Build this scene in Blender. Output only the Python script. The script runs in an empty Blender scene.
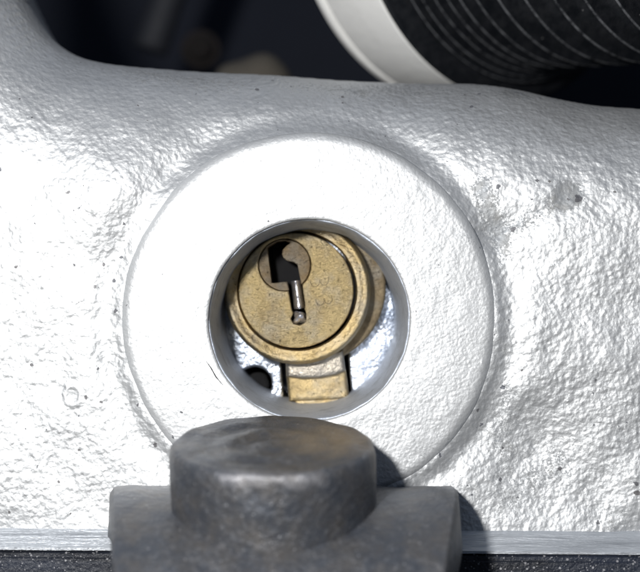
import bpy, bmesh, math, random
import numpy as np
from mathutils import Vector, Matrix

random.seed(7)
scene = bpy.context.scene
COL = scene.collection

# ------------------------------------------------------------------ camera, light, exposure
D = 16.0                                   # camera to front face of the boss (1 unit = 1 cm)
cam = bpy.data.cameras.new('camera')
cam_o = bpy.data.objects.new('camera', cam)
COL.objects.link(cam_o)
cam_o.location = (0, -D, 0)
cam_o.rotation_euler = (math.radians(90), 0, 0)
cam.sensor_width = 36
cam.lens = 90
cam.clip_start = 0.1
cam.clip_end = 300
cam.dof.use_dof = True
cam.dof.focus_distance = D + 0.25
cam.dof.aperture_fstop = 0.25
scene.camera = cam_o

world = bpy.data.worlds.new('World')
scene.world = world
world.use_nodes = True
wn = world.node_tree
wbg = wn.nodes['Background']
wtc = wn.nodes.new('ShaderNodeTexCoord')
wsep = wn.nodes.new('ShaderNodeSeparateXYZ')
wr = wn.nodes.new('ShaderNodeValToRGB')
wr.color_ramp.elements[0].position = 0.25
wr.color_ramp.elements[0].color = (0.05, 0.055, 0.065, 1)
wr.color_ramp.elements[1].position = 0.85
wr.color_ramp.elements[1].color = (0.36, 0.45, 0.62, 1)
wmap = wn.nodes.new('ShaderNodeMapRange')
wmap.inputs[1].default_value = -1
wmap.inputs[2].default_value = 1
wn.links.new(wtc.outputs['Generated'], wsep.inputs[0])
wn.links.new(wsep.outputs['Z'], wmap.inputs[0])
wn.links.new(wmap.outputs[0], wr.inputs[0])
wn.links.new(wr.outputs[0], wbg.inputs[0])
wbg.inputs[1].default_value = 0.27

fl = bpy.data.lights.new('flash', 'AREA')
fl.shape = 'DISK'
fl.size = 1.15
fl.energy = 2850
fl.color = (1.0, 0.985, 0.96)
fl_o = bpy.data.objects.new('flash', fl)
COL.objects.link(fl_o)
fl_o.location = (-3.5, -13.2, 2.8)
fl_o.rotation_euler = (Vector((0, 0, 0)) - Vector(fl_o.location)).to_track_quat('-Z', 'Y').to_euler()

scene.view_settings.view_transform = 'Standard'
scene.view_settings.look = 'None'
scene.view_settings.exposure = 0.0
scene.view_settings.gamma = 1.0

# ------------------------------------------------------------------ helpers
def P(px, py, y=0.0):
    """point at depth y that stands at photo pixel (px, py)"""
    s = (D + y) / D
    return Vector(((px - 320) / 100 * s, y, (286 - py) / 100 * s))

def PW(n, y=0.0):                          # length of n pixels at depth y
    return n / 100 * (D + y) / D

def value_noise(x, z, freq, seed):
    rng = np.random.RandomState(seed)
    g = rng.rand(256, 256)
    u = x * freq + 91.7
    v = z * freq + 57.3
    iu = np.floor(u).astype(int); iv = np.floor(v).astype(int)
    fu = u - iu; fv = v - iv
    fu = fu * fu * (3 - 2 * fu); fv = fv * fv * (3 - 2 * fv)
    a = g[iu % 256, iv % 256]; b = g[(iu + 1) % 256, iv % 256]
    c = g[iu % 256, (iv + 1) % 256]; d = g[(iu + 1) % 256, (iv + 1) % 256]
    return (a * (1 - fu) + b * fu) * (1 - fv) + (c * (1 - fu) + d * fu) * fv - 0.5

def link(name, me, mat, parent=None, smooth=True):
    o = bpy.data.objects.new(name, me)
    COL.objects.link(o)
    if mat:
        me.materials.append(mat)
    if smooth:
        me.polygons.foreach_set('use_smooth', [True] * len(me.polygons))
    if parent:
        o.parent = parent
        o.matrix_parent_inverse = parent.matrix_world.inverted() if False else Matrix.Translation(-Vector(parent.location))
    return o

def thing(name, label, cat, loc=(0, 0, 0)):
    o = bpy.data.objects.new(name, None)
    COL.objects.link(o)
    o.location = loc
    o.empty_display_size = 0.3
    o['label'] = label
    o['category'] = cat
    return o

def tag(o, label, cat):
    o['label'] = label
    o['category'] = cat

def lathe(profile, n, origin, axis, disp=None, a0=0, a1=2 * math.pi, close=False):
    """profile: list of (radius, distance along axis)."""
    ax = Vector(axis).normalized()
    up = Vector((0, 0, 1)) if abs(ax.z) < 0.9 else Vector((0, 1, 0))
    e1 = up.cross(ax).normalized()
    e2 = ax.cross(e1).normalized()
    full = abs(a1 - a0 - 2 * math.pi) < 1e-6
    m = n if full else n + 1
    vs, fs = [], []
    for (r, h) in profile:
        for k in range(m):
            t = a0 + (a1 - a0) * k / n
            rr = r + (disp(t, h, r) if disp else 0)
            vs.append(Vector(origin) + ax * h + e1 * (rr * math.cos(t)) + e2 * (rr * math.sin(t)))
    np_ = len(profile)
    rng = np_ if close else np_ - 1
    for i in range(rng):
        j = (i + 1) % np_
        for k in range(n):
            k2 = (k + 1) % m
            fs.append((i * m + k, i * m + k2, j * m + k2, j * m + k))
    if not close:
        if full and profile[0][0] > 1e-5 and profile[0][0] < 1e-3: pass
    me = bpy.data.meshes.new('m')
    me.from_pydata([tuple(v) for v in vs], [], fs)
    bm = bmesh.new(); bm.from_mesh(me)
    bmesh.ops.remove_doubles(bm, verts=bm.verts, dist=1e-5)
    bmesh.ops.recalc_face_normals(bm, faces=bm.faces)
    bm.to_mesh(me); bm.free()
    return me

def round_profile(pts, r=0.03, seg=4):
    """round the corners of an open (radius, height) profile"""
    out = [pts[0]]
    for i in range(1, len(pts) - 1):
        p0, p1, p2 = Vector(pts[i - 1]), Vector(pts[i]), Vector(pts[i + 1])
        a = (p0 - p1); b = (p2 - p1)
        rr = min(r, a.length * .45, b.length * .45)
        A = p1 + a.normalized() * rr; B = p1 + b.normalized() * rr
        for s in range(seg + 1):
            t = s / seg
            out.append(tuple((1 - t) ** 2 * A + 2 * t * (1 - t) * p1 + t * t * B))
    out.append(pts[-1])
    return out

def circle_pts(cx, cy, r, n=96, wob=0.0, seed=1):
    rn = random.Random(seed)
    return [(cx + (r + wob * rn.uniform(-1, 1)) * math.cos(2 * math.pi * k / n),
             cy + (r + wob * rn.uniform(-1, 1)) * math.sin(2 * math.pi * k / n)) for k in range(n)]

def plate(name, loops, y_front, thick, bevel, mat, parent):
    """flat piece with holes; loops in photo pixels at depth y_front; loops[0] outer, rest holes"""
    cu = bpy.data.curves.new('tmp', 'CURVE')
    cu.dimensions = '2D'
    cu.fill_mode = 'BOTH'
    cu.extrude = thick / 2 - bevel
    cu.bevel_depth = bevel
    cu.bevel_resolution = 3
    cu.offset = -bevel
    for lp in loops:
        sp = cu.splines.new('POLY')
        sp.points.add(len(lp) - 1)
        for i, (a, b) in enumerate(lp):
            w = P(a, b, y_front)
            sp.points[i].co = (w.x, w.z, 0, 1)
        sp.use_cyclic_u = True
    co = bpy.data.objects.new('tmp', cu)
    COL.objects.link(co)
    dg = bpy.context.evaluated_depsgraph_get()
    me = bpy.data.meshes.new_from_object(co.evaluated_get(dg))
    bpy.data.objects.remove(co); bpy.data.curves.remove(cu)
    for v in me.vertices:
        x, y, z = v.co
        v.co = (x, y_front + thick / 2 - z, y)
    bm = bmesh.new(); bm.from_mesh(me)
    bmesh.ops.remove_doubles(bm, verts=bm.verts, dist=1e-5)
    bmesh.ops.recalc_face_normals(bm, faces=bm.faces)
    bm.to_mesh(me); bm.free()
    me.materials.clear()
    o = link(name, me, mat, parent, smooth=True)
    me.set_sharp_from_angle(angle=math.radians(40))
    return o

def densify(lp, step=2.0, wob=0.0, seed=3):
    rn = random.Random(seed); out = []
    for i in range(len(lp)):
        a = Vector(lp[i]); b = Vector(lp[(i + 1) % len(lp)])
        n = max(1, int((b - a).length / step))
        for k in range(n):
            p = a.lerp(b, k / n)
            out.append((p.x + rn.uniform(-wob, wob), p.y + rn.uniform(-wob, wob)))
    return out

def tube(pts, r, seg=10, taper=None):
    bm = bmesh.new(); rings = []
    for i, p in enumerate(pts):
        p = Vector(p)
        t = (Vector(pts[min(i + 1, len(pts) - 1)]) - Vector(pts[max(i - 1, 0)])).normalized()
        up = Vector((0, 1, 0)) if abs(t.y) < .9 else Vector((1, 0, 0))
        a = t.cross(up).normalized(); b = t.cross(a)
        rr = r * (taper(i / (len(pts) - 1)) if taper else 1)
        rings.append([bm.verts.new(p + a * rr * math.cos(2 * math.pi * k / seg) + b * rr * math.sin(2 * math.pi * k / seg)) for k in range(seg)])
    for i in range(len(rings) - 1):
        for k in range(seg):
            bm.faces.new((rings[i][k], rings[i][(k + 1) % seg], rings[i + 1][(k + 1) % seg], rings[i + 1][k]))
    bm.faces.new(rings[0][::-1]); bm.faces.new(rings[-1])
    bmesh.ops.recalc_face_normals(bm, faces=bm.faces)
    me = bpy.data.meshes.new('m'); bm.to_mesh(me); bm.free()
    return me

# ------------------------------------------------------------------ materials
class NT:
    def __init__(s, name):
        s.m = bpy.data.materials.new(name); s.m.use_nodes = True
        s.t = s.m.node_tree; s.n = s.t.nodes; s.l = s.t.links
        s.b = s.n['Principled BSDF']
        s.co = s.n.new('ShaderNodeNewGeometry').outputs['Position']
    def noise(s, scale, detail=4, rough=.6, vec=None, dist=0):
        q = s.n.new('ShaderNodeTexNoise'); q.inputs['Scale'].default_value = scale
        q.inputs['Detail'].default_value = detail; q.inputs['Roughness'].default_value = rough
        q.inputs['Distortion'].default_value = dist
        s.l.new(vec or s.co, q.inputs['Vector']); return q.outputs['Fac']
    def vor(s, scale, feature='F1', vec=None, rand=1):
        q = s.n.new('ShaderNodeTexVoronoi'); q.feature = feature; q.inputs['Scale'].default_value = scale
        q.inputs['Randomness'].default_value = rand
        s.l.new(vec or s.co, q.inputs['Vector']); return q
    def ramp(s, fac, *stops):
        q = s.n.new('ShaderNodeValToRGB'); e = q.color_ramp.elements
        while len(e) < len(stops): e.new(.5)
        for i, (p, c) in enumerate(stops):
            e[i].position = p
            e[i].color = (c, c, c, 1) if not isinstance(c, tuple) else (*c, 1)
        s.l.new(fac, q.inputs[0]); return q.outputs[0]
    def math(s, op, a, b=None, c=None):
        q = s.n.new('ShaderNodeMath'); q.operation = op
        for i, v in enumerate((a, b, c)):
            if v is None: continue
            if isinstance(v, (int, float)): q.inputs[i].default_value = v
            else: s.l.new(v, q.inputs[i])
        return q.outputs[0]
    def mix(s, fac, a, b):
        q = s.n.new('ShaderNodeMix'); q.data_type = 'RGBA'
        for i, v in ((0, fac), (6, a), (7, b)):
            if isinstance(v, tuple): q.inputs[i].default_value = (*v, 1)
            elif isinstance(v, (int, float)): q.inputs[i].default_value = v
            else: s.l.new(v, q.inputs[i])
        return q.outputs[2]
    def scaled(s, sc, rot=(0, 0, 0)):
        q = s.n.new('ShaderNodeMapping'); q.inputs['Scale'].default_value = sc
        q.inputs['Rotation'].default_value = rot
        s.l.new(s.co, q.inputs['Vector']); return q.outputs[0]
    def spot(s, c, r, soft=1.0):
        """1 inside a ball round c fading to 0 at radius r"""
        q = s.n.new('ShaderNodeVectorMath'); q.operation = 'DISTANCE'
        s.l.new(s.co, q.inputs[0]); q.inputs[1].default_value = c
        m = s.n.new('ShaderNodeMapRange'); m.inputs[1].default_value = r; m.inputs[2].default_value = r * (1 - soft)
        s.l.new(q.outputs['Value'], m.inputs[0]); return m.outputs[0]
    def stroke(s, a, b, r):
        """1 on the segment a-b (in x,z) fading to 0 at distance r"""
        A = Vector(a); B = Vector(b); AB = B - A
        q = s.n.new('ShaderNodeVectorMath'); q.operation = 'SUBTRACT'
        s.l.new(s.co, q.inputs[0]); q.inputs[1].default_value = A
        d = s.n.new('ShaderNodeVectorMath'); d.operation = 'DOT_PRODUCT'
        s.l.new(q.outputs[0], d.inputs[0]); d.inputs[1].default_value = AB / AB.length_squared
        c = s.n.new('ShaderNodeClamp'); s.l.new(d.outputs['Value'], c.inputs[0])
        k = s.n.new('ShaderNodeVectorMath'); k.operation = 'SCALE'; k.inputs[0].default_value = AB
        s.l.new(c.outputs[0], k.inputs['Scale'])
        e = s.n.new('ShaderNodeVectorMath'); e.operation = 'DISTANCE'
        s.l.new(q.outputs[0], e.inputs[0]); s.l.new(k.outputs[0], e.inputs[1])
        m = s.n.new('ShaderNodeMapRange'); m.inputs[1].default_value = r; m.inputs[2].default_value = 0
        s.l.new(e.outputs['Value'], m.inputs[0]); return m.outputs[0]
    def bump(s, h, strength, dist, prev=None):
        q = s.n.new('ShaderNodeBump'); q.inputs['Strength'].default_value = strength
        q.inputs['Distance'].default_value = dist
        s.l.new(h, q.inputs['Height'])
        if prev: s.l.new(prev, q.inputs['Normal'])
        return q.outputs[0]
    def set(s, **k):
        for a, v in k.items():
            i = s.b.inputs[a.replace('_', ' ')]
            if isinstance(v, tuple): i.default_value = (*v, 1)
            elif isinstance(v, (int, float)): i.default_value = v
            else: s.l.new(v, i)
        return s.m

def silver_paint(name, cells, bumpd, speckle, stains, base=(.66, .675, .69), rough=.47, metal=.8):
    t = NT(name)
    v = t.vor(cells, 'SMOOTH_F1')
    v.inputs['Smoothness'].default_value = .8
    v2 = t.noise(cells * 1.1, 1.5, .5)
    big = t.noise(cells * .22, 3, .55)
    fine = t.noise(cells * 3.6, 2, .6)
    h = t.math('ADD', t.math('MULTIPLY', v.outputs['Distance'], -1.0), t.math('MULTIPLY', v2, 1.3))
    n1 = t.bump(big, 1.0, bumpd * 2.2)
    n2 = t.bump(h, 1.0, bumpd, n1)
    n3 = t.bump(fine, 1.0, bumpd * .26, n2)
    # chips and dark specks
    sp = t.vor(speckle[0])
    wn_ = t.n.new('ShaderNodeTexWhiteNoise'); t.l.new(sp.outputs['Position'], wn_.inputs[0])
    size = t.math('MULTIPLY', t.math('POWER', t.math('MAXIMUM', t.math('DIVIDE', t.math('SUBTRACT', wn_.outputs['Value'], speckle[1]), 1 - speckle[1]), 0), 1.8), speckle[2])
    wob = t.math('ADD', sp.outputs['Distance'], t.math('MULTIPLY', t.math('SUBTRACT', t.noise(22, 4), .5), .7))
    # grime blots with broken edges
    st = None
    grain = t.noise(11, 6, .75)
    grain2 = t.noise(42, 5, .8)
    for kind, a, b, r, amt in stains:
        f = t.spot(a, r) if kind == 'spot' else t.stroke(a, b, r)
        f = t.math('MULTIPLY', f, amt)
        st = f if st is None else t.math('MAXIMUM', st, f)
    if st is None:
        st = t.math('MULTIPLY', grain, 0)
    clump = t.math('MULTIPLY_ADD', st, 1.7, t.ramp(t.noise(1.1, 2), (.4, .12), (.66, .85)))
    chip = t.math('LESS_THAN', wob, t.math('MULTIPLY', size, clump))
    g = t.math('ADD', t.math('MULTIPLY', grain, .5), t.math('MULTIPLY', grain2, .9))
    mask = t.ramp(t.math('ADD', st, g), (.93, 0.0), (1.12, 1.0))
    tone = t.noise(1.3, 4, .6)
    basec = t.mix(t.ramp(tone, (.35, 0), (.7, 1)), base, tuple(c * .9 for c in base))
    grimec = t.mix(t.noise(7, 2), (.17, .2, .24), (.2, .19, .17))
    c1 = t.mix(t.math('MULTIPLY', mask, .8), basec, grimec)
    chipc = t.mix(t.noise(3.3, 1), (.03, .05, .09), (.09, .07, .055))
    c2 = t.mix(t.math('MULTIPLY', chip, .85), c1, chipc)
    dark = t.math('MAXIMUM', mask, chip)
    return t.set(Base_Color=c2, Metallic=t.math('MULTIPLY_ADD', dark, -.5, metal),
                 Roughness=t.math('MULTIPLY_ADD', t.noise(cells * .8, 3), .2, rough - .1), Normal=n3)

Y0 = .25
cast_stains = [
    ('stroke', P(172, 225, Y0), P(150, 262, Y0), .26, .42),
    ('stroke', P(80, 225, Y0), P(135, 275, Y0), .26, .27),
    ('stroke', P(128, 290, Y0), P(130, 370, Y0), .22, .28),
    ('stroke', P(130, 370, Y0), P(170, 460, Y0), .25, .3),
    ('spot', P(566, 198, Y0), 0, .24, 1.1),
    ('stroke', P(562, 200, Y0), P(500, 235, Y0), .22, .48),
    ('stroke', P(482, 190, Y0), P(505, 250, Y0), .26, .5),
    ('stroke', P(507, 300, Y0), P(500, 360, Y0), .25, .4),
    ('stroke', P(505, 390, Y0), P(500, 500, Y0), .4, .3),
    ('stroke', P(500, 505, Y0), P(560, 460, Y0), .35, .33),
    ('spot', P(610, 520, Y0), 0, .5, .28),
    ('stroke', P(30, 420, Y0), P(110, 470, Y0), .5, .16),
    ('spot', P(360, 100, 1), 0, .25, .5), ('spot', P(515, 95, 1), 0, .3, .55),
    ('stroke', P(140, 75, 1), P(230, 95, 1), .5, .3),
    ('stroke', P(300, 85, 1), P(600, 110, 1), .5, .25),
]
M_cast = silver_paint('silver_paint_cast', 17.5, .0070, (8.5, .45, .30), cast_stains, metal=.76, rough=.54)
boss_stains = [
    ('spot', P(345, 168), 0, .35, .12), ('spot', P(470, 240), 0, .3, .22),
    ('stroke', P(455, 300), P(470, 350), .35, .1), ('stroke', P(415, 465), P(450, 440), .4, .18),
    ('spot', P(165, 300), 0, .4, .12),
]
M_boss = silver_paint('silver_paint_boss', 29, .0036, (8, .84, .19), boss_stains, rough=.56, metal=.55)

def brass(name, base=(.57, .44, .225), rough=.28, scratch=.011, dirt=.5):
    t = NT(name)
    a = t.noise(6, 5, .7); b = t.noise(28, 5, .75)
    s1 = t.noise(20, 4, .7, t.scaled((1, 1, 5), (0, .5, 0)))
    pit = t.vor(13); pm = t.ramp(t.math('ADD', pit.outputs['Distance'], t.math('MULTIPLY', b, .3)), (.2, 1.0), (.3, 0.0))
    m = t.ramp(t.math('ADD', t.math('MULTIPLY', t.noise(2.6, 5, .6), .8), t.math('MULTIPLY', b, .28)), (.47, 0.0), (.68, 1.0))
    col = t.mix(t.math('MULTIPLY', m, dirt), base, (.17, .13, .085))
    col = t.mix(t.math('MULTIPLY', t.ramp(t.noise(3.1, 3), (.45, 0.), (.65, 1.)), .35), col, (.5, .5, .47))
    n1 = t.bump(t.noise(9, 4, .65), 1, scratch * 3)
    n2 = t.bump(s1, 1, scratch, n1)
    n3 = t.bump(t.math('MULTIPLY', pm, -1), 1, scratch * .8, n2)
    return t.set(Base_Color=col, Metallic=.93, Roughness=t.math('MULTIPLY_ADD', b, .35, rough - .1), Normal=n3)

M_brass = brass('worn_brass')
M_brass2 = brass('worn_brass_bright', (.6, .455, .23), .28, .008, .55)
M_brass4 = brass('brown_brass_disc', (.42, .31, .18), .36, .016, .7)
M_brass3 = brass('brown_brass_housing', (.34, .27, .17), .4, .012, .7)

def metal(name, base, rough, bumpd=.01, sc=12, dirt=(.1, .11, .13), amt=.5, met=.9, stretch=(1, 1, 1)):
    t = NT(name)
    v = t.scaled(stretch)
    a = t.noise(sc, 5, .7, v)
    m = t.ramp(t.noise(sc * .5, 5, .7, v), (.5, 0.), (.72, 1.))
    col = t.mix(t.math('MULTIPLY', m, amt), base, dirt)
    return t.set(Base_Color=col, Metallic=met, Roughness=t.math('MULTIPLY_ADD', a, .3, rough - .12),
                 Normal=t.bump(a, 1, bumpd))

M_plate = metal('galvanised_plate', (.46, .5, .57), .3, .06, 3, (.13, .17, .25), .9)
M_steel = metal('bright_steel', (.75, .75, .8), .22, .012, 8, (.3, .3, .33), .4)
M_bore = metal('bare_zinc_bore', (.46, .5, .57), .5, .014, 9, (.25, .27, .3), .6, .5)
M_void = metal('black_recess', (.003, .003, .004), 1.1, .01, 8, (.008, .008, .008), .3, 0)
M_ali = metal('milled_aluminium', (.55, .58, .62), .42, .03, 7, (.22, .24, .27), .8, .6, (.16, 1, 2.6))
M_collar = metal('aluminium_collar', (.88, .88, .86), .4, .01, 4, (.66, .66, .64), .5, .1)

def dark_fitting():
    t = NT('oiled_black_fitting')
    a = t.noise(3.2, 5, .7); b = t.noise(16, 5, .75)
    c = t.mix(t.ramp(a, (.4, 0.), (.68, 1.)), (.075, .083, .1), (.115, .11, .108))
    c = t.mix(t.math('MULTIPLY', t.ramp(b, (.52, 0.), (.72, 1.)), .6), c, (.22, .225, .24))
    dust = t.vor(20); w = t.n.new('ShaderNodeTexWhiteNoise'); t.l.new(dust.outputs['Position'], w.inputs[0])
    d = t.math('LESS_THAN', dust.outputs['Distance'], t.math('MULTIPLY', t.math('GREATER_THAN', w.outputs['Value'], .86), .16))
    c = t.mix(t.math('MULTIPLY', d, .75), c, (.42, .43, .45))
    n = t.bump(t.noise(4, 3, .5), 1, .035)
    n = t.bump(b, 1, .007, n)
    n = t.bump(t.noise(46, 3, .7), 1, .006, n)
    wear = t.ramp(t.math('MULTIPLY', t.stroke(P(225, 478, -1.8), P(320, 480, -1.8), .2), t.noise(8, 5, .8)), (.22, 0.), (.55, 1.))
    c = t.mix(t.math('MULTIPLY', wear, .7), c, (.34, .34, .36))
    tan = t.ramp(t.math('MULTIPLY', t.spot(P(335, 432, -.8), .95), t.math('ADD', t.noise(6, 6, .8), .1)), (.18, 0.), (.5, 1.))
    c = t.mix(t.math('MULTIPLY', tan, .7), c, (.3, .24, .17))
    return t.set(Base_Color=c, Metallic=.45, Roughness=t.math('MULTIPLY_ADD', b, .4, .2), Normal=n)
M_cap = dark_fitting()

def speckled():
    t = NT('dusty_black_paint')
    c = t.mix(t.ramp(t.noise(2.2, 4, .6, t.scaled((.4, 1, 3))), (.4, 0.), (.7, 1.)), (.012, .014, .02), (.028, .035, .055))
    out = c
    for sc, th, sz in ((17, .55, .2), (34, .6, .22), (8, .88, .1)):
        v = t.vor(sc); w = t.n.new('ShaderNodeTexWhiteNoise'); t.l.new(v.outputs['Position'], w.inputs[0])
        d = t.math('LESS_THAN', v.outputs['Distance'], t.math('MULTIPLY', t.math('GREATER_THAN', w.outputs['Value'], th), sz))
        out = t.mix(t.math('MULTIPLY', d, .7), out, (.4, .4, .42))
    return t.set(Base_Color=out, Metallic=.0, Roughness=.4, Normal=t.bump(t.noise(18, 4, .7), 1, .02))
M_rail = speckled()

def rubber(crest=False):
    t = NT('dusty_black_rubber' if not crest else 'worn_highlit_crest')
    a = t.noise(7, 5, .7)
    c = t.mix(t.ramp(a, (.4, 0.), (.75, 1.)), (.006, .007, .009), (.018, .019, .022))
    v = t.vor(15); w = t.n.new('ShaderNodeTexWhiteNoise'); t.l.new(v.outputs['Position'], w.inputs[0])
    d = t.math('LESS_THAN', v.outputs['Distance'], t.math('MULTIPLY', t.math('GREATER_THAN', w.outputs['Value'], .9), .12))
    c = t.mix(t.math('MULTIPLY', d, .6), c, (.25, .25, .25))
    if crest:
        c = t.mix(t.ramp(t.noise(9, 5, .7), (.35, 0.), (.62, 1.)), c, (.12, .125, .135))  # paler grey paints the rib highlights into the dusty crests
    return t.set(Base_Color=c, Roughness=t.math('MULTIPLY_ADD', a, .25, .2), Normal=t.bump(t.noise(20, 3), 1, .005))
M_rubber = rubber()
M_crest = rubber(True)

# ------------------------------------------------------------------ setting: the dark space behind
def backdrop():
    bm = bmesh.new()
    rows = []
    for i in range(25):
        x = -30 + i * 2.5
        row = []
        for j in range(17):
            z = -20 + j * 2.5
            y = 15 - 0.012 * (x * x) + .5 * math.sin(x * .6) * math.cos(z * .5)
            row.append(bm.verts.new((x, y, z)))
        rows.append(row)
    for i in range(24):
        for j in range(16):
            bm.faces.new((rows[i][j], rows[i + 1][j], rows[i + 1][j + 1], rows[i][j + 1]))
    me = bpy.data.meshes.new('m'); bm.to_mesh(me); bm.free()
    t = NT('dark_background')
    m = t.set(Base_Color=t.mix(t.noise(.35, 3), (.004, .006, .012), (.012, .016, .03)), Roughness=.9)
    o = link('background', me, m)
    o['kind'] = 'structure'
backdrop()

# ------------------------------------------------------------------ casting
BC = (309, 320)                       # boss centre, px
bc = P(*BC)

def ztop_px(x):
    """photo row of the top edge of the casting for a column in px"""
    pts = [(-120, -340), (-60, -200), (-20, -95), (5, -35), (22, 0), (36, 24), (52, 41), (72, 52), (100, 59), (150, 64), (200, 67), (270, 70),
           (350, 76), (420, 79), (470, 79), (510, 84), (560, 97), (600, 105), (650, 108), (760, 112)]
    return np.interp(x, [p[0] for p in pts], [p[1] for p in pts])

def casting_thing():
    root = thing('painted_casting', 'rough silver painted cast metal body filling the background around the round boss', 'casting', (bc.x, .3, -3.3))
    h = .0145
    xs = np.arange(-4.3, 4.3, h); zs = np.arange(-3.3, 4.6, h)
    X, Z = np.meshgrid(xs, zs, indexing='ij')
    # smooth polyline of the edge (at depth ~1.1 => scale)
    S = (D + 1.3) / D
    ex = np.linspace(-130, 770, 9000)
    ez = ztop_px(ex)
    k = np.ones(401) / 401
    ezp = np.convolve(np.pad(ez, 200, 'edge'), k, 'valid')
    EX = (ex - 320) / 100 * S; EZ = (286 - ezp) / 100 * S
    zt = np.interp(X, EX, EZ)
    inside = Z < zt
    d = np.full(X.shape, 1e9)
    near = (np.abs(X) < 9)
    for i in range(0, 9000, 45):
        dd = (X - EX[i]) ** 2 + (Z - EZ[i]) ** 2
        np.minimum(d, dd, out=d)
    # refine using the local segment direction
    d = np.sqrt(d)
    d = np.where(inside, d, -d)
    R = np.interp(X, [-3.2, -1.5, 1.0, 3.2], [1.55, 1.7, 1.65, 1.35])
    q = np.clip(R - np.clip(d, 0, None), 0, None)
    y = R - np.sqrt(np.maximum(R * R - q * q, 0)) * 1.0
    # body relief
    base = .085 + .03 * np.clip((X - 1.2) / 2, 0, 1) + .05 * value_noise(X, Z, .7, 3)
    r = np.sqrt((X - bc.x) ** 2 + (Z - bc.z) ** 2)
    base += -.018 * np.exp(-((r - 1.88) / .085) ** 2) + .028 * np.exp(-((r - 2.05) / .13) ** 2) + .05 * np.exp(-((r - 2.05) / .35) ** 2) * np.clip(Z + .5, 0, 1)
    # left shoulder blending up to the boss face
    base -= .1 * np.exp(-((X + 2.0) / .5) ** 2 - ((Z - .9) / .5) ** 2)
    # a shallow hollow low on the right and the ridge that runs up-right from the boss
    base += .08 * np.exp(-((X - 2.15) / .55) ** 2 - ((Z + 1.7) / .6) ** 2)
    ridge = (X - 2.2) * .45 - (Z - .72)
    base += .035 * np.exp(-(ridge / .16) ** 2) * np.clip((X - 1.5) / .4, 0, 1) * np.clip((2.75 - X) / .3, 0, 1)
    base += .03 * value_noise(X, Z, 1.6, 5) + .022 * value_noise(X, Z, 3.3, 8) + .008 * value_noise(X, Z, 7, 9)
    base += .004 * value_noise(X, Z, 14, 10)
    # crater on the left
    cr = np.sqrt((X - P(71, 396).x) ** 2 + ((Z - P(71, 396).z) * .8) ** 2)
    base -= .012 * np.exp(-((cr - .075) / .022) ** 2)
    Y = y + base
    # clip the rim: keep d>0 and outside the hole behind the boss
    keep = (d > 0.0) & (r > 1.55)
    nx, nz = X.shape
    idx = -np.ones(X.shape, int)
    cell = keep[:-1, :-1] & keep[1:, :-1] & keep[1:, 1:] & keep[:-1, 1:]
    used = np.zeros(X.shape, bool)
    used[:-1, :-1] |= cell; used[1:, :-1] |= cell; used[1:, 1:] |= cell; used[:-1, 1:] |= cell
    idx[used] = np.arange(used.sum())
    co = np.stack([X[used], Y[used], Z[used]], 1)
    I, J = np.nonzero(cell)
    quads = np.stack([idx[I, J], idx[I + 1, J], idx[I + 1, J + 1], idx[I, J + 1]], 1)
    # skirt: boundary vertices at the top edge are carried straight back
    ecount = {}
    for q4 in quads:
        for a in range(4):
            e = (q4[a], q4[(a + 1) % 4]); ke = (min(e), max(e))
            ecount[ke] = None if ke in ecount else e
    dU = d[used]; nv = len(co)
    top = [e for e in ecount.values() if e is not None and dU[e[0]] < .05 and dU[e[1]] < .05]
    # snap ragged rim vertices on to the smooth edge
    rim = sorted({i for e in top for i in e})
    for i in rim:
        j = np.argmin((EX - co[i, 0]) ** 2 + (EZ - co[i, 2]) ** 2)
        co[i, 0] = EX[j]; co[i, 2] = EZ[j]
    b0 = (base[used] + R[used])
    for i in rim:
        co[i, 1] = b0[i]
    cos = [tuple(c) for c in co]
    back = {}
    for i in rim:
        back[i] = []
        for s_, (dy, dr) in enumerate(((.12, -.0), (.5, -.02), (1.6, -.1))):
            back[i].append(nv + len(cos) - nv)
            cos.append((co[i, 0], co[i, 1] + dy, co[i, 2] + dr))
    faces = [tuple(int(v) for v in q4) for q4 in quads]
    for a, b in top:
        c = [b] + back[b]; e = [a] + back[a]
        for s_ in range(3):
            faces.append((int(c[s_]), int(e[s_]), int(e[s_ + 1]), int(c[s_ + 1])))
    me = bpy.data.meshes.new('casting')
    me.from_pydata([(float(a), float(b), float(c)) for a, b, c in cos], [], faces)
    me.validate()
    bm = bmesh.new(); bm.from_mesh(me); bm.verts.ensure_lookup_table()
    edge_v = [bm.verts[i] for i in range(nv) if dU[i] < .09]
    bmesh.ops.smooth_vert(bm, verts=edge_v, factor=.5, use_axis_x=True, use_axis_y=True, use_axis_z=True)
    for _ in range(9):
        bmesh.ops.smooth_vert(bm, verts=edge_v, factor=.5, use_axis_x=True, use_axis_y=True, use_axis_z=True)
    bmesh.ops.remove_doubles(bm, verts=bm.verts, dist=.0015)
    bm.to_mesh(me); bm.free()
    body = link('body', me, M_cast, root)

    # boss: a turned ring with a rounded outer shoulder and a funnelled bore
    pr = [(1.15, 1.2), (1.15, .3), (1.012, .06), (1.010, .03), (1.014, .012), (1.024, .003), (1.04, 0), (1.08, 0)]
    rr = 1.08
    while rr < 1.76:
        rr += .012; pr.append((rr, .0 + .02 * ((rr - 1.08) / .7) ** 3))
    rc, yc, rad = 1.77, .155, .135
    for s_ in range(1, 15):
        a = math.pi / 2 * s_ / 14
        pr.append((rc + rad * math.sin(a) * .9, yc - rad * math.cos(a)))
    pr += [(1.905, .25), (1.91, .5), (1.9, 1.0)]
    n = 720
    A = np.linspace(0, 2 * math.pi, n, endpoint=False)
    pr = np.array(pr)
    RR, AA = np.meshgrid(pr[:, 0], A, indexing='ij')
    YY = np.repeat(pr[:, 1][:, None], n, 1)
    XX = RR * np.cos(AA); ZZ = RR * np.sin(AA)
    w = np.clip((RR - 1.1) / .05, 0, 1)
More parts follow.
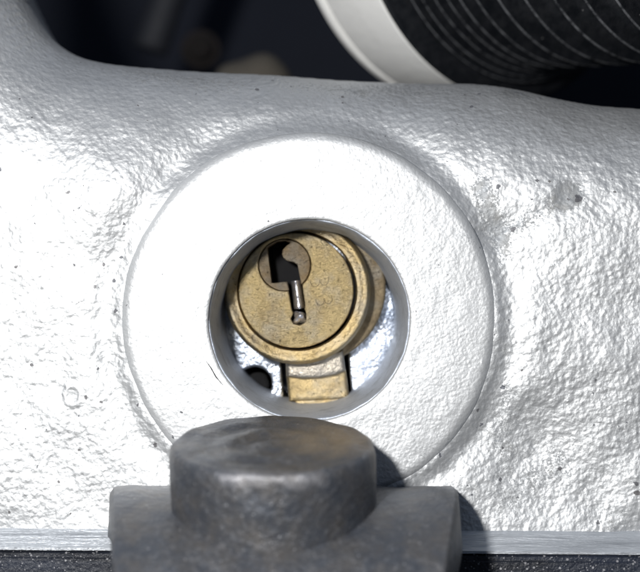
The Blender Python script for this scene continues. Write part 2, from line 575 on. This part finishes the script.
    YY = YY + w * (.012 * value_noise(XX, ZZ, 2.2, 21) + .007 * value_noise(XX, ZZ, 6, 22) + .003 * value_noise(XX, ZZ, 18, 23))
    wob = 1 + np.clip((RR - 1.5) / .3, 0, 1) * (.008 * value_noise(np.cos(AA) * 3, np.sin(AA) * 3, 1, 24) + .004 * value_noise(np.cos(AA) * 9, np.sin(AA) * 9, 1, 25)) \
        + (RR < 1.1) * .006 * value_noise(np.cos(AA) * 7 + YY * 3, np.sin(AA) * 7, 1, 26)
    co = np.stack([bc.x + XX * wob, YY, bc.z + ZZ * wob], -1).reshape(-1, 3)
    m = len(pr)
    fs = [(i * n + k, (i + 1) * n + k, (i + 1) * n + (k + 1) % n, i * n + (k + 1) % n) for i in range(m - 1) for k in range(n)]
    me = bpy.data.meshes.new('boss')
    me.from_pydata([tuple(map(float, c)) for c in co], [], fs)
    bm = bmesh.new(); bm.from_mesh(me)
    bmesh.ops.remove_doubles(bm, verts=bm.verts, dist=1e-5)
    bmesh.ops.recalc_face_normals(bm, faces=bm.faces)
    bm.to_mesh(me); bm.free()
    boss = link('boss', me, M_boss, root)
    def wd(t, h, r):
        return .004 * math.sin(5 * t + h * 4) + .003 * math.sin(13 * t + 1) + .002 * math.sin(31 * t + h * 9)
    wall = [(1.02, .06), (1.004, .05), (.996, .07), (.985, .12), (.97, .3), (.95, .6), (.93, .95), (.915, 1.3), (.91, 2.6), (0, 2.6)]
    link('scratch', tube([P(206, 361, -.004), P(211, 368, -.006), P(216, 377, -.005), P(223, 385, .0)], .0045, 6, lambda u: .4 + .9 * math.sin(math.pi * u)), M_void, root)
    link('bore_wall', lathe(wall, 240, (bc.x, 0, bc.z), (0, 1, 0), wd), M_bore, root)
    return root
casting_thing()

# ------------------------------------------------------------------ lock cylinder in the bore
def lock():
    root = thing('lock_cylinder', 'brass key lock cylinder with dark keyway sitting inside the round bore', 'lock', P(300, 290, 1.3))
    C = (297, 291)
    # silver plate behind, with a round hole and the slot for the lug
    yp = 1.3
    outer = circle_pts(309, 321, 87.5, 120)
    hole = circle_pts(255, 384, 17, 40, .3)
    slot = [(277, 300), (344, 300), (352, 404), (284, 408)]
    plate('back_plate', [outer, hole, densify(slot, 3, .3)], yp, .25, .03, M_plate, root)
    # screw sunk in the round hole
    me = lathe(round_profile([(0, 0), (.10, 0), (.13, .05), (.13, .3)], .02), 32, P(257, 385, yp + .18), (0, 1, 0))
    link('screw', me, M_void, root)
    # housing disc
    h = circle_pts(308, 287, 78, 110)
    plate('housing', [h, circle_pts(C[0], C[1], 60, 80)], 1.1, .3, .04, M_brass3, root)
    # collar ring round the plug, rolled profile
    o = P(*C, .76)
    s = (D + .76) / D
    prof = []
    for k in range(0, 15):
        a = math.pi * k / 14
        prof.append((.665 * s + .07 * math.cos(a) * -1, .12 - .055 * math.sin(a) ** .7 - .012 * math.cos(3 * a)))
    prof = [(.625, .5)] + [(.62, .14)] + prof[2:] + [(.775, .14), (.775, .5)]
    me = lathe(round_profile(prof, .01, 2), 160, (o.x, .76, o.z), (0, 1, 0))
    link('collar', me, M_brass2, root)
    # plug with stepped edge
    rotor_c = (284.6, 265.0)
    yf = .82
    plug = circle_pts(C[0] - 1, C[1] - .5, 57.5, 140)
    rot_hole = circle_pts(*rotor_c, 26.3, 80)
    slotp = densify([(287, 286), (301.3, 284), (305.5, 307), (304.6, 311), (306.4, 315), (305, 322), (300, 325), (293, 324), (291, 319), (292.8, 313), (290.6, 308)], 2, .35)
    # the plug is cut by the rotor disc; slot starts just outside the disc
    slotp2 = densify([(288.8, 292.2), (302.4, 291.6 - 5), (305.5, 307), (304.6, 311), (306.4, 315), (305, 322), (300, 325), (293, 324), (291, 319), (292.8, 313), (290.8, 308)], 2, .35)
    # merge: plug hole = rotor circle + slot in one loop
    def merged():
        pts = []
        cx, cy, r = *rotor_c, 26.3
        a_start = math.atan2(289.2 - cy, 295.8 - cx); 
        a0 = math.atan2(284.5 - cy, 302.3 - cx); a1 = math.atan2(291.0 - cy, 288.3 - cx)
        # go round the long way from a1 (slot left) clockwise to a0 (slot right)
        n = 70
        span = 2 * math.pi - (a1 - a0)
        for k in range(n + 1):
            a = a1 + span * k / n
            pts.append((cx + r * math.cos(a), cy + r * math.sin(a)))
        tail = [(305.3, 306), (304.4, 309), (306.4, 314), (305, 322), (300, 325.5), (293.5, 324), (290.6, 319), (293, 313), (291, 308)]
        return pts + densify(tail + [], 2.0, .3)[:-6] + []
    mg = merged()
    plate('plug', [plug, mg], yf, .35, .018, M_brass, root)
    key = [(267.6, 247), (271.6, 283.2), (279, 282.6), (287.6, 281.6), (289.6, 290), (302.0, 283.6), (300.2, 279), (297.4, 264.5), (293.5, 262.2),
           (287.4, 260.8), (283.6, 258.3), (281.8, 254.3), (282.2, 249.5), (284.5, 244.5), (283, 242.5), (272, 242.5)]
    # rotor: circle minus keyway, keyway open at the bottom into the slot
    def rotor_loops():
        cx, cy, r = *rotor_c, 25.6
        a0 = math.atan2(284.5 - cy, 301.4 - cx); a1 = math.atan2(290.2 - cy, 288.9 - cx)
        n = 70; span = 2 * math.pi - (a1 - a0); pts = []
        for k in range(n + 1):
            a = a1 + span * k / n
            pts.append((cx + r * math.cos(a), cy + r * math.sin(a)))
        inner = [(300.2, 279), (297.4, 264.5), (293.5, 262.2), (287.4, 260.8), (283.6, 258.3), (281.8, 254.3), (282.4, 250), (286, 246), (290.5, 242.8), (285, 240.9), (277, 241.6),
                 (267.2, 247.5), (271.6, 283.2), (279, 282.6), (287.0, 281.6)]
        return [pts + inner]
    plate('keyway_disc', rotor_loops(), yf + .01, .3, .012, M_brass4, root)
    # wafer in the slot
    bm = bmesh.new()
    a, b, c, e = P(290.8, 281, .88), P(300.6, 280, .88), P(304.6, 308, .86), P(294, 309.5, .86)
    nu, nv = 10, 14; g = []
    for i in range(nu + 1):
        row = []
        for j in range(nv + 1):
            u = i / nu; v = j / nv
            p = a.lerp(b, u).lerp(e.lerp(c, u), v)
            p.y += .10 * (abs(2 * u - 1) ** 2.4) + .015 * math.sin(v * 5)
            row.append(bm.verts.new(p))
        g.append(row)
    for i in range(nu):
        for j in range(nv):
            bm.faces.new((g[i][j], g[i + 1][j], g[i + 1][j + 1], g[i][j + 1]))
    ext = bmesh.ops.extrude_face_region(bm, geom=bm.faces[:])
    bmesh.ops.translate(bm, vec=(0, .25, 0), verts=[v for v in ext['geom'] if isinstance(v, bmesh.types.BMVert)])
    bmesh.ops.recalc_face_normals(bm, faces=bm.faces)
    me = bpy.data.meshes.new('m'); bm.to_mesh(me); bm.free()
    link('wafer', me, M_steel, root)
    # battered nub under the wafer
    bm = bmesh.new()
    bmesh.ops.create_icosphere(bm, subdivisions=4, radius=1)
    rn = random.Random(4)
    for v in bm.verts:
        q = v.co.copy(); f = 1 + .35 * math.sin(q.x * 3 + 1) * math.cos(q.z * 2.5 + q.y) + .05 * math.sin(q.z * 7 + q.y * 6)
        cc = P(299.5, 317.5, .90)
        v.co = (cc.x + q.x * .075 * f, cc.y + q.y * .07 * f, cc.z + q.z * .07 * f)
    me = bpy.data.meshes.new('m'); bm.to_mesh(me); bm.free()
    link('bent_tip', me, M_steel, root)
    # dark block closing the keyway at depth
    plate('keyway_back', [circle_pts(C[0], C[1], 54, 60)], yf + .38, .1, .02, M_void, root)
    # stamped numerals: a 3 lying on its side, twice, one below the other
    def numeral(cx, cy, w, rot):
        pts = []
        def arc(ax, ay, rx, ry, t0, t1, n=14):
            for k in range(n + 1):
                t = math.radians(t0 + (t1 - t0) * k / n)
                pts.append((ax + rx * math.cos(t), ay + ry * math.sin(t)))
        arc(cx - w * .5, cy, w * .5, w * .62, 200, -5)       # left cup (screen y down: positive = lower)
        arc(cx + w * .5, cy - w * .05, w * .5, w * .62, 185, -25)
        cr, sr = math.cos(rot), math.sin(rot); out = []
        for (x, y) in pts:
            dx, dy = x - cx, y - cy
            out.append(P(cx + dx * cr - dy * sr, cy + dx * sr + dy * cr, yf - .001))
        return out
    def cup(pts):
        return pts
    for cx, cy, w, rt in ((319.5, 280.5, 9.2, -.12), (324, 299.5, 8.2, -.15)):
        # positive angles go down the photo, so the cups open upwards
        pts = numeral(cx, cy, w, rt)
        link('stamped_numeral', tube(pts, .0036, 6), M_stamp, root)
    # lug
    lp = [(285, 355), (343, 355), (347, 378), (349.5, 399), (289, 402), (286.5, 378)]
    plate('lug', [densify(lp, 4)], 1.12, .5, .05, M_brass2, root)
    lp = [(285, 350), (343, 350), (345.5, 371), (336, 375.5), (320, 378.5), (303, 379.5), (287, 377)]
    plate('lug_step', [densify(lp, 4)], 1.04, .2, .05, M_greybrass, root)
    lp = [(290, 397), (352, 395), (368, 391), (364, 400), (340, 407), (300, 408)]
    plate('lug_foot', [densify(lp, 4)], 1.16, .2, .03, M_brass2, root)
M_stamp = brass('stamped_line', (.34, .27, .16), .4, .01, .7)
M_greybrass = metal('grey_brass', (.42, .38, .32), .38, .03, 8, (.2, .2, .2), .6)
lock()

# ------------------------------------------------------------------ rail along the bottom
def rail():
    root = thing('bottom_rail', 'straight bar along the bottom edge with pale top face and dusty black front', 'rail', (0, .2, -3.2))
    def strip(name, prof, mat, x0=-6, x1=6, n=240, drop=None):
        bm = bmesh.new(); rows = []
        for i in range(n + 1):
            x = x0 + (x1 - x0) * i / n
            dz = -.008 * (x + 3.2) + (drop(x) if drop else 0)
            rows.append([bm.verts.new((x, y, z + dz)) for y, z in prof])
        m = len(prof)
        for i in range(n):
            for j in range(m):
                bm.faces.new((rows[i][j], rows[i + 1][j], rows[i + 1][(j + 1) % m], rows[i][(j + 1) % m]))
        bm.faces.new(rows[0][::-1]); bm.faces.new(rows[-1])
        bmesh.ops.recalc_face_normals(bm, faces=bm.faces)
        me = bpy.data.meshes.new('m'); bm.to_mesh(me); bm.free()
        o = link(name, me, mat, root); me.set_sharp_from_angle(angle=math.radians(35)); return o
    zt = P(0, 523, .15).z; zf = P(0, 547, -.12).z
    strip('top_face', [(.6, zt + .05), (.15, zt), (.05, zt - .06), (-.06, zf + .02), (-.1, zf - .005), (-.1, zf - .03), (.6, zf - .03)], M_ali)
    strip('front_face', [(-.06, zf - .032), (-.1, zf - .06), (-.1, zf - .1), (-.12, zf - .11), (-.12, zf - .9), (.5, zf - .9), (.5, zf - .032)], M_rail)
    return root
rail()

# ------------------------------------------------------------------ black T fitting in front
def fitting():
    root = thing('clamp_fitting', 'worn black metal fitting with a flat topped round post rising from a saddle', 'fitting', (-.4, -1.2, -3.2))
    # post: axis leans towards the viewer
    tilt = math.radians(11.5)
    ax = Vector((.0, -math.sin(tilt), math.cos(tilt)))
    top = P(273, 443, -.95)
    r = PW(103, -.95) * 1.0
    base = top - ax * 1.9
    def disp(t, h, rr):
        return .008 * math.sin(3 * t + h * 2) + .004 * math.sin(7 * t + h * 5 + 1) + .002 * math.sin(17 * t + h * 9)
    H = 1.9
    prof = [(0, H - .015)]
    for k in range(1, 18):
        prof.append((r * .9 * k / 18, H - .015 + .012 * math.sin(k * .9)))
    prof += [(r * .93, H), (r * .96, H - .008), (r * .98, H - .025), (r * .993, H - .05), (r * 1.0, H - .1), (r * 1.0, H - .3), (r * 1.0, H - .5),
             (r * 1.0, H - .74), (r * 1.01, H - .84), (r * 1.035, H - .90), (r * 1.08, H - .96), (r * 1.10, H - 1.05), (r * 1.1, 0)]
    me = lathe(prof, 160, base, ax, disp)
    for v in me.vertices:                      # dents on the top face
        w = v.co - base; hh = w.dot(ax)
        if hh > H - .1:
            v.co += ax * (.010 * (math.sin(v.co.x * 9) * math.sin(v.co.y * 11 + 1)))
    post = link('post', me, M_cap, root)
    # saddle: thick bent plate, axis left-right, open below
    yc, th, SY = -.35, .5, 1.45
    R_ = 1.3
    zc = P(0, 490, -.5).z - R_
    bm = bmesh.new()
    na, nx = 48, 90
    def xr(a):                                # right end: leans in as the plate comes down the front
        f = (math.sin(a))                     # 0 at top, 1 at front
        return 4.42, f
    ringsO, ringsI = [], []
    xl = P(110, 0, -1.4).x
    def ends(a):
        f = max(0.0, math.sin(a))
        return P(110, 0, yc - SY * R_ * math.sin(a)).x, P(459, 0, -.5).x - .30 * f ** 1.6
    for i in range(nx + 1):
        u = i / nx
        ro, ri = [], []
        for k in range(na + 1):
            a = math.radians(-14 + 112 * k / na)      # from behind over the top to the front
            x0, x1 = ends(a)
            x = x0 + (x1 - x0) * u
            e = min((x - x0) / .07, 1.0, 1e9); e = max(0, e)
            e2 = max(0, min((x1 - x) / .05, 1.0))
            dr = -.07 * (1 - math.sqrt(1 - (1 - e) ** 2)) - .04 * (1 - math.sqrt(1 - (1 - e2) ** 2))
            rr = R_ + dr + .008 * math.sin(x * 6 + a * 3) + .005 * math.sin(x * 13 - a * 7)
            ro.append(bm.verts.new((x, yc - SY * rr * math.sin(a), zc + rr * math.cos(a))))
            xi = x + (.03 + .10 * max(0, math.sin(a))) * (1 if u > .9 else 0) * ((u - .9) / .1)
            ri.append(bm.verts.new((xi, yc - SY * (R_ - th) * math.sin(a), zc + (R_ - th) * math.cos(a))))
        ringsO.append(ro); ringsI.append(ri)
    for i in range(nx):
        for k in range(na):
            bm.faces.new((ringsO[i][k], ringsO[i + 1][k], ringsO[i + 1][k + 1], ringsO[i][k + 1]))
            bm.faces.new((ringsI[i][k], ringsI[i][k + 1], ringsI[i + 1][k + 1], ringsI[i + 1][k]))
        for k in (0, na):
            bm.faces.new((ringsO[i][k], ringsO[i + 1][k], ringsI[i + 1][k], ringsI[i][k]))
    for i in (0, nx):
        for k in range(na):
            bm.faces.new((ringsO[i][k], ringsO[i][k + 1], ringsI[i][k + 1], ringsI[i][k]))
    bmesh.ops.recalc_face_normals(bm, faces=bm.faces)
    me = bpy.data.meshes.new('m'); bm.to_mesh(me); bm.free()
    link('saddle', me, M_cap, root)
    me.set_sharp_from_angle(angle=math.radians(40))
fitting()

# ------------------------------------------------------------------ fork leg with ribbed gaiter, top right
def gaiter():
    A = P(458, -104, 4.4); B = P(665, -140, 1.9)
    ax = (B - A).normalized()
    L = (B - A).length
    root = thing('fork_gaiter', 'black ribbed rubber gaiter with a pale metal collar at its end', 'gaiter', A)
    R0 = PW(205, 4.4)
    # collar
    prof = [(R0 * .6, -.3), (R0 * .93, -.3), (R0 * .985, -.25), (R0 * 1.0, -.2), (R0 * 1.0, -.10), (R0 * .975, -.09), (R0 * .975, -.05), (R0, -.04),
            (R0 * 1.0, .88), (R0 * .99, .91), (R0 * .965, .93), (R0 * .6, .93)]
    link('collar', lathe(round_profile(prof, .02, 3), 160, A, ax), M_collar, root)
    # gaiter ribs
    r1 = R0 * .875
    prof = [(R0 * .7, .915), (R0 * 1.0, .915), (R0 * 1.004, .935), (R0 * .985, .96), (R0 * .945, .99), (R0 * .92, 1.03)]
    h = 1.04
    crest = []
    steps = [.1, .1, .13, .15, .19, .25, .32, .38, .4, .4, .4, .4, .4]
    for st in steps:
        amp = min(.2, st * .65)
        r1 = R0 * float(np.interp(h, [1.0, 1.3, 2.6], [.915, .85, .85]))
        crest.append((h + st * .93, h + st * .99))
        for k in range(12):
            u = k / 12
            dip = amp * math.sin(math.pi * u ** .8) ** .8
            prof.append((r1 * 1.0 - dip, h + st * u * .9))
        prof.append((r1 + .018, h + st * .90))
        prof.append((r1 + .034, h + st * .94))
        prof.append((r1 + .018, h + st * .985))
        h += st
    prof.append((r1 * .7, h))
    o = link('bellows', lathe(prof, 200, A, ax), M_rubber, root)
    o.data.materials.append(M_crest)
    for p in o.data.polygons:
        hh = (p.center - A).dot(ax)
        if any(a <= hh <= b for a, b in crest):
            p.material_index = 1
    # the tube inside it
    link('tube', lathe([(R0 * .62, -.28), (R0 * .62, h + .2), (0, h + .2)], 80, A, ax), M_void, root)
gaiter()

# ------------------------------------------------------------------ faint things in the dark behind
def behind():
    m_dim = metal('dim_grey_sleeve', (.012, .014, .02), .7, .01, 3, (.01, .01, .015), .5, .0)
    o = link('cable', tube([P(150 + 60 * t - 4 * math.sin(3 * t), -40 + 0 + 130 * (1 - t) * .0 + (150 * (1 - t)) - 60, 9) for t in [k / 20 for k in range(21)]][::-1], .28, 16), m_dim)
    tag(o, 'dim grey cable running diagonally through the dark gap at top left', 'cable')
    bm = bmesh.new(); bmesh.ops.create_icosphere(bm, subdivisions=4, radius=1)
    c = P(254, 82, 7)
    for v in bm.verts:
        q = v.co
        v.co = (c.x + q.x * .56, c.y + q.y * .5, c.z + q.z * .38 + .05 * math.sin(q.x * 4))
    me = bpy.data.meshes.new('m'); bm.to_mesh(me); bm.free()
    o = link('rounded_cover', me, metal('tan_cover', (.09, .08, .065), .9, .01, 3, (.06, .055, .05), .5, 0))
    tag(o, 'blurred tan rounded cover just above the casting edge in the dark gap', 'cover')
    me = lathe(round_profile([(0, 0), (.14, 0), (.2, .08), (.2, .3), (.3, .32), (.3, .4), (0, .4)], .03), 24, P(199, 46, 8), (0, 1, 0))
    o = link('bolt', me, metal('brown_bolt', (.012, .01, .01), 1.1, .01, 3, (.05, .04, .04), .5, .3))
    tag(o, 'blurred brown bolt head inside the dark gap left of the tan cover', 'bolt')
behind()
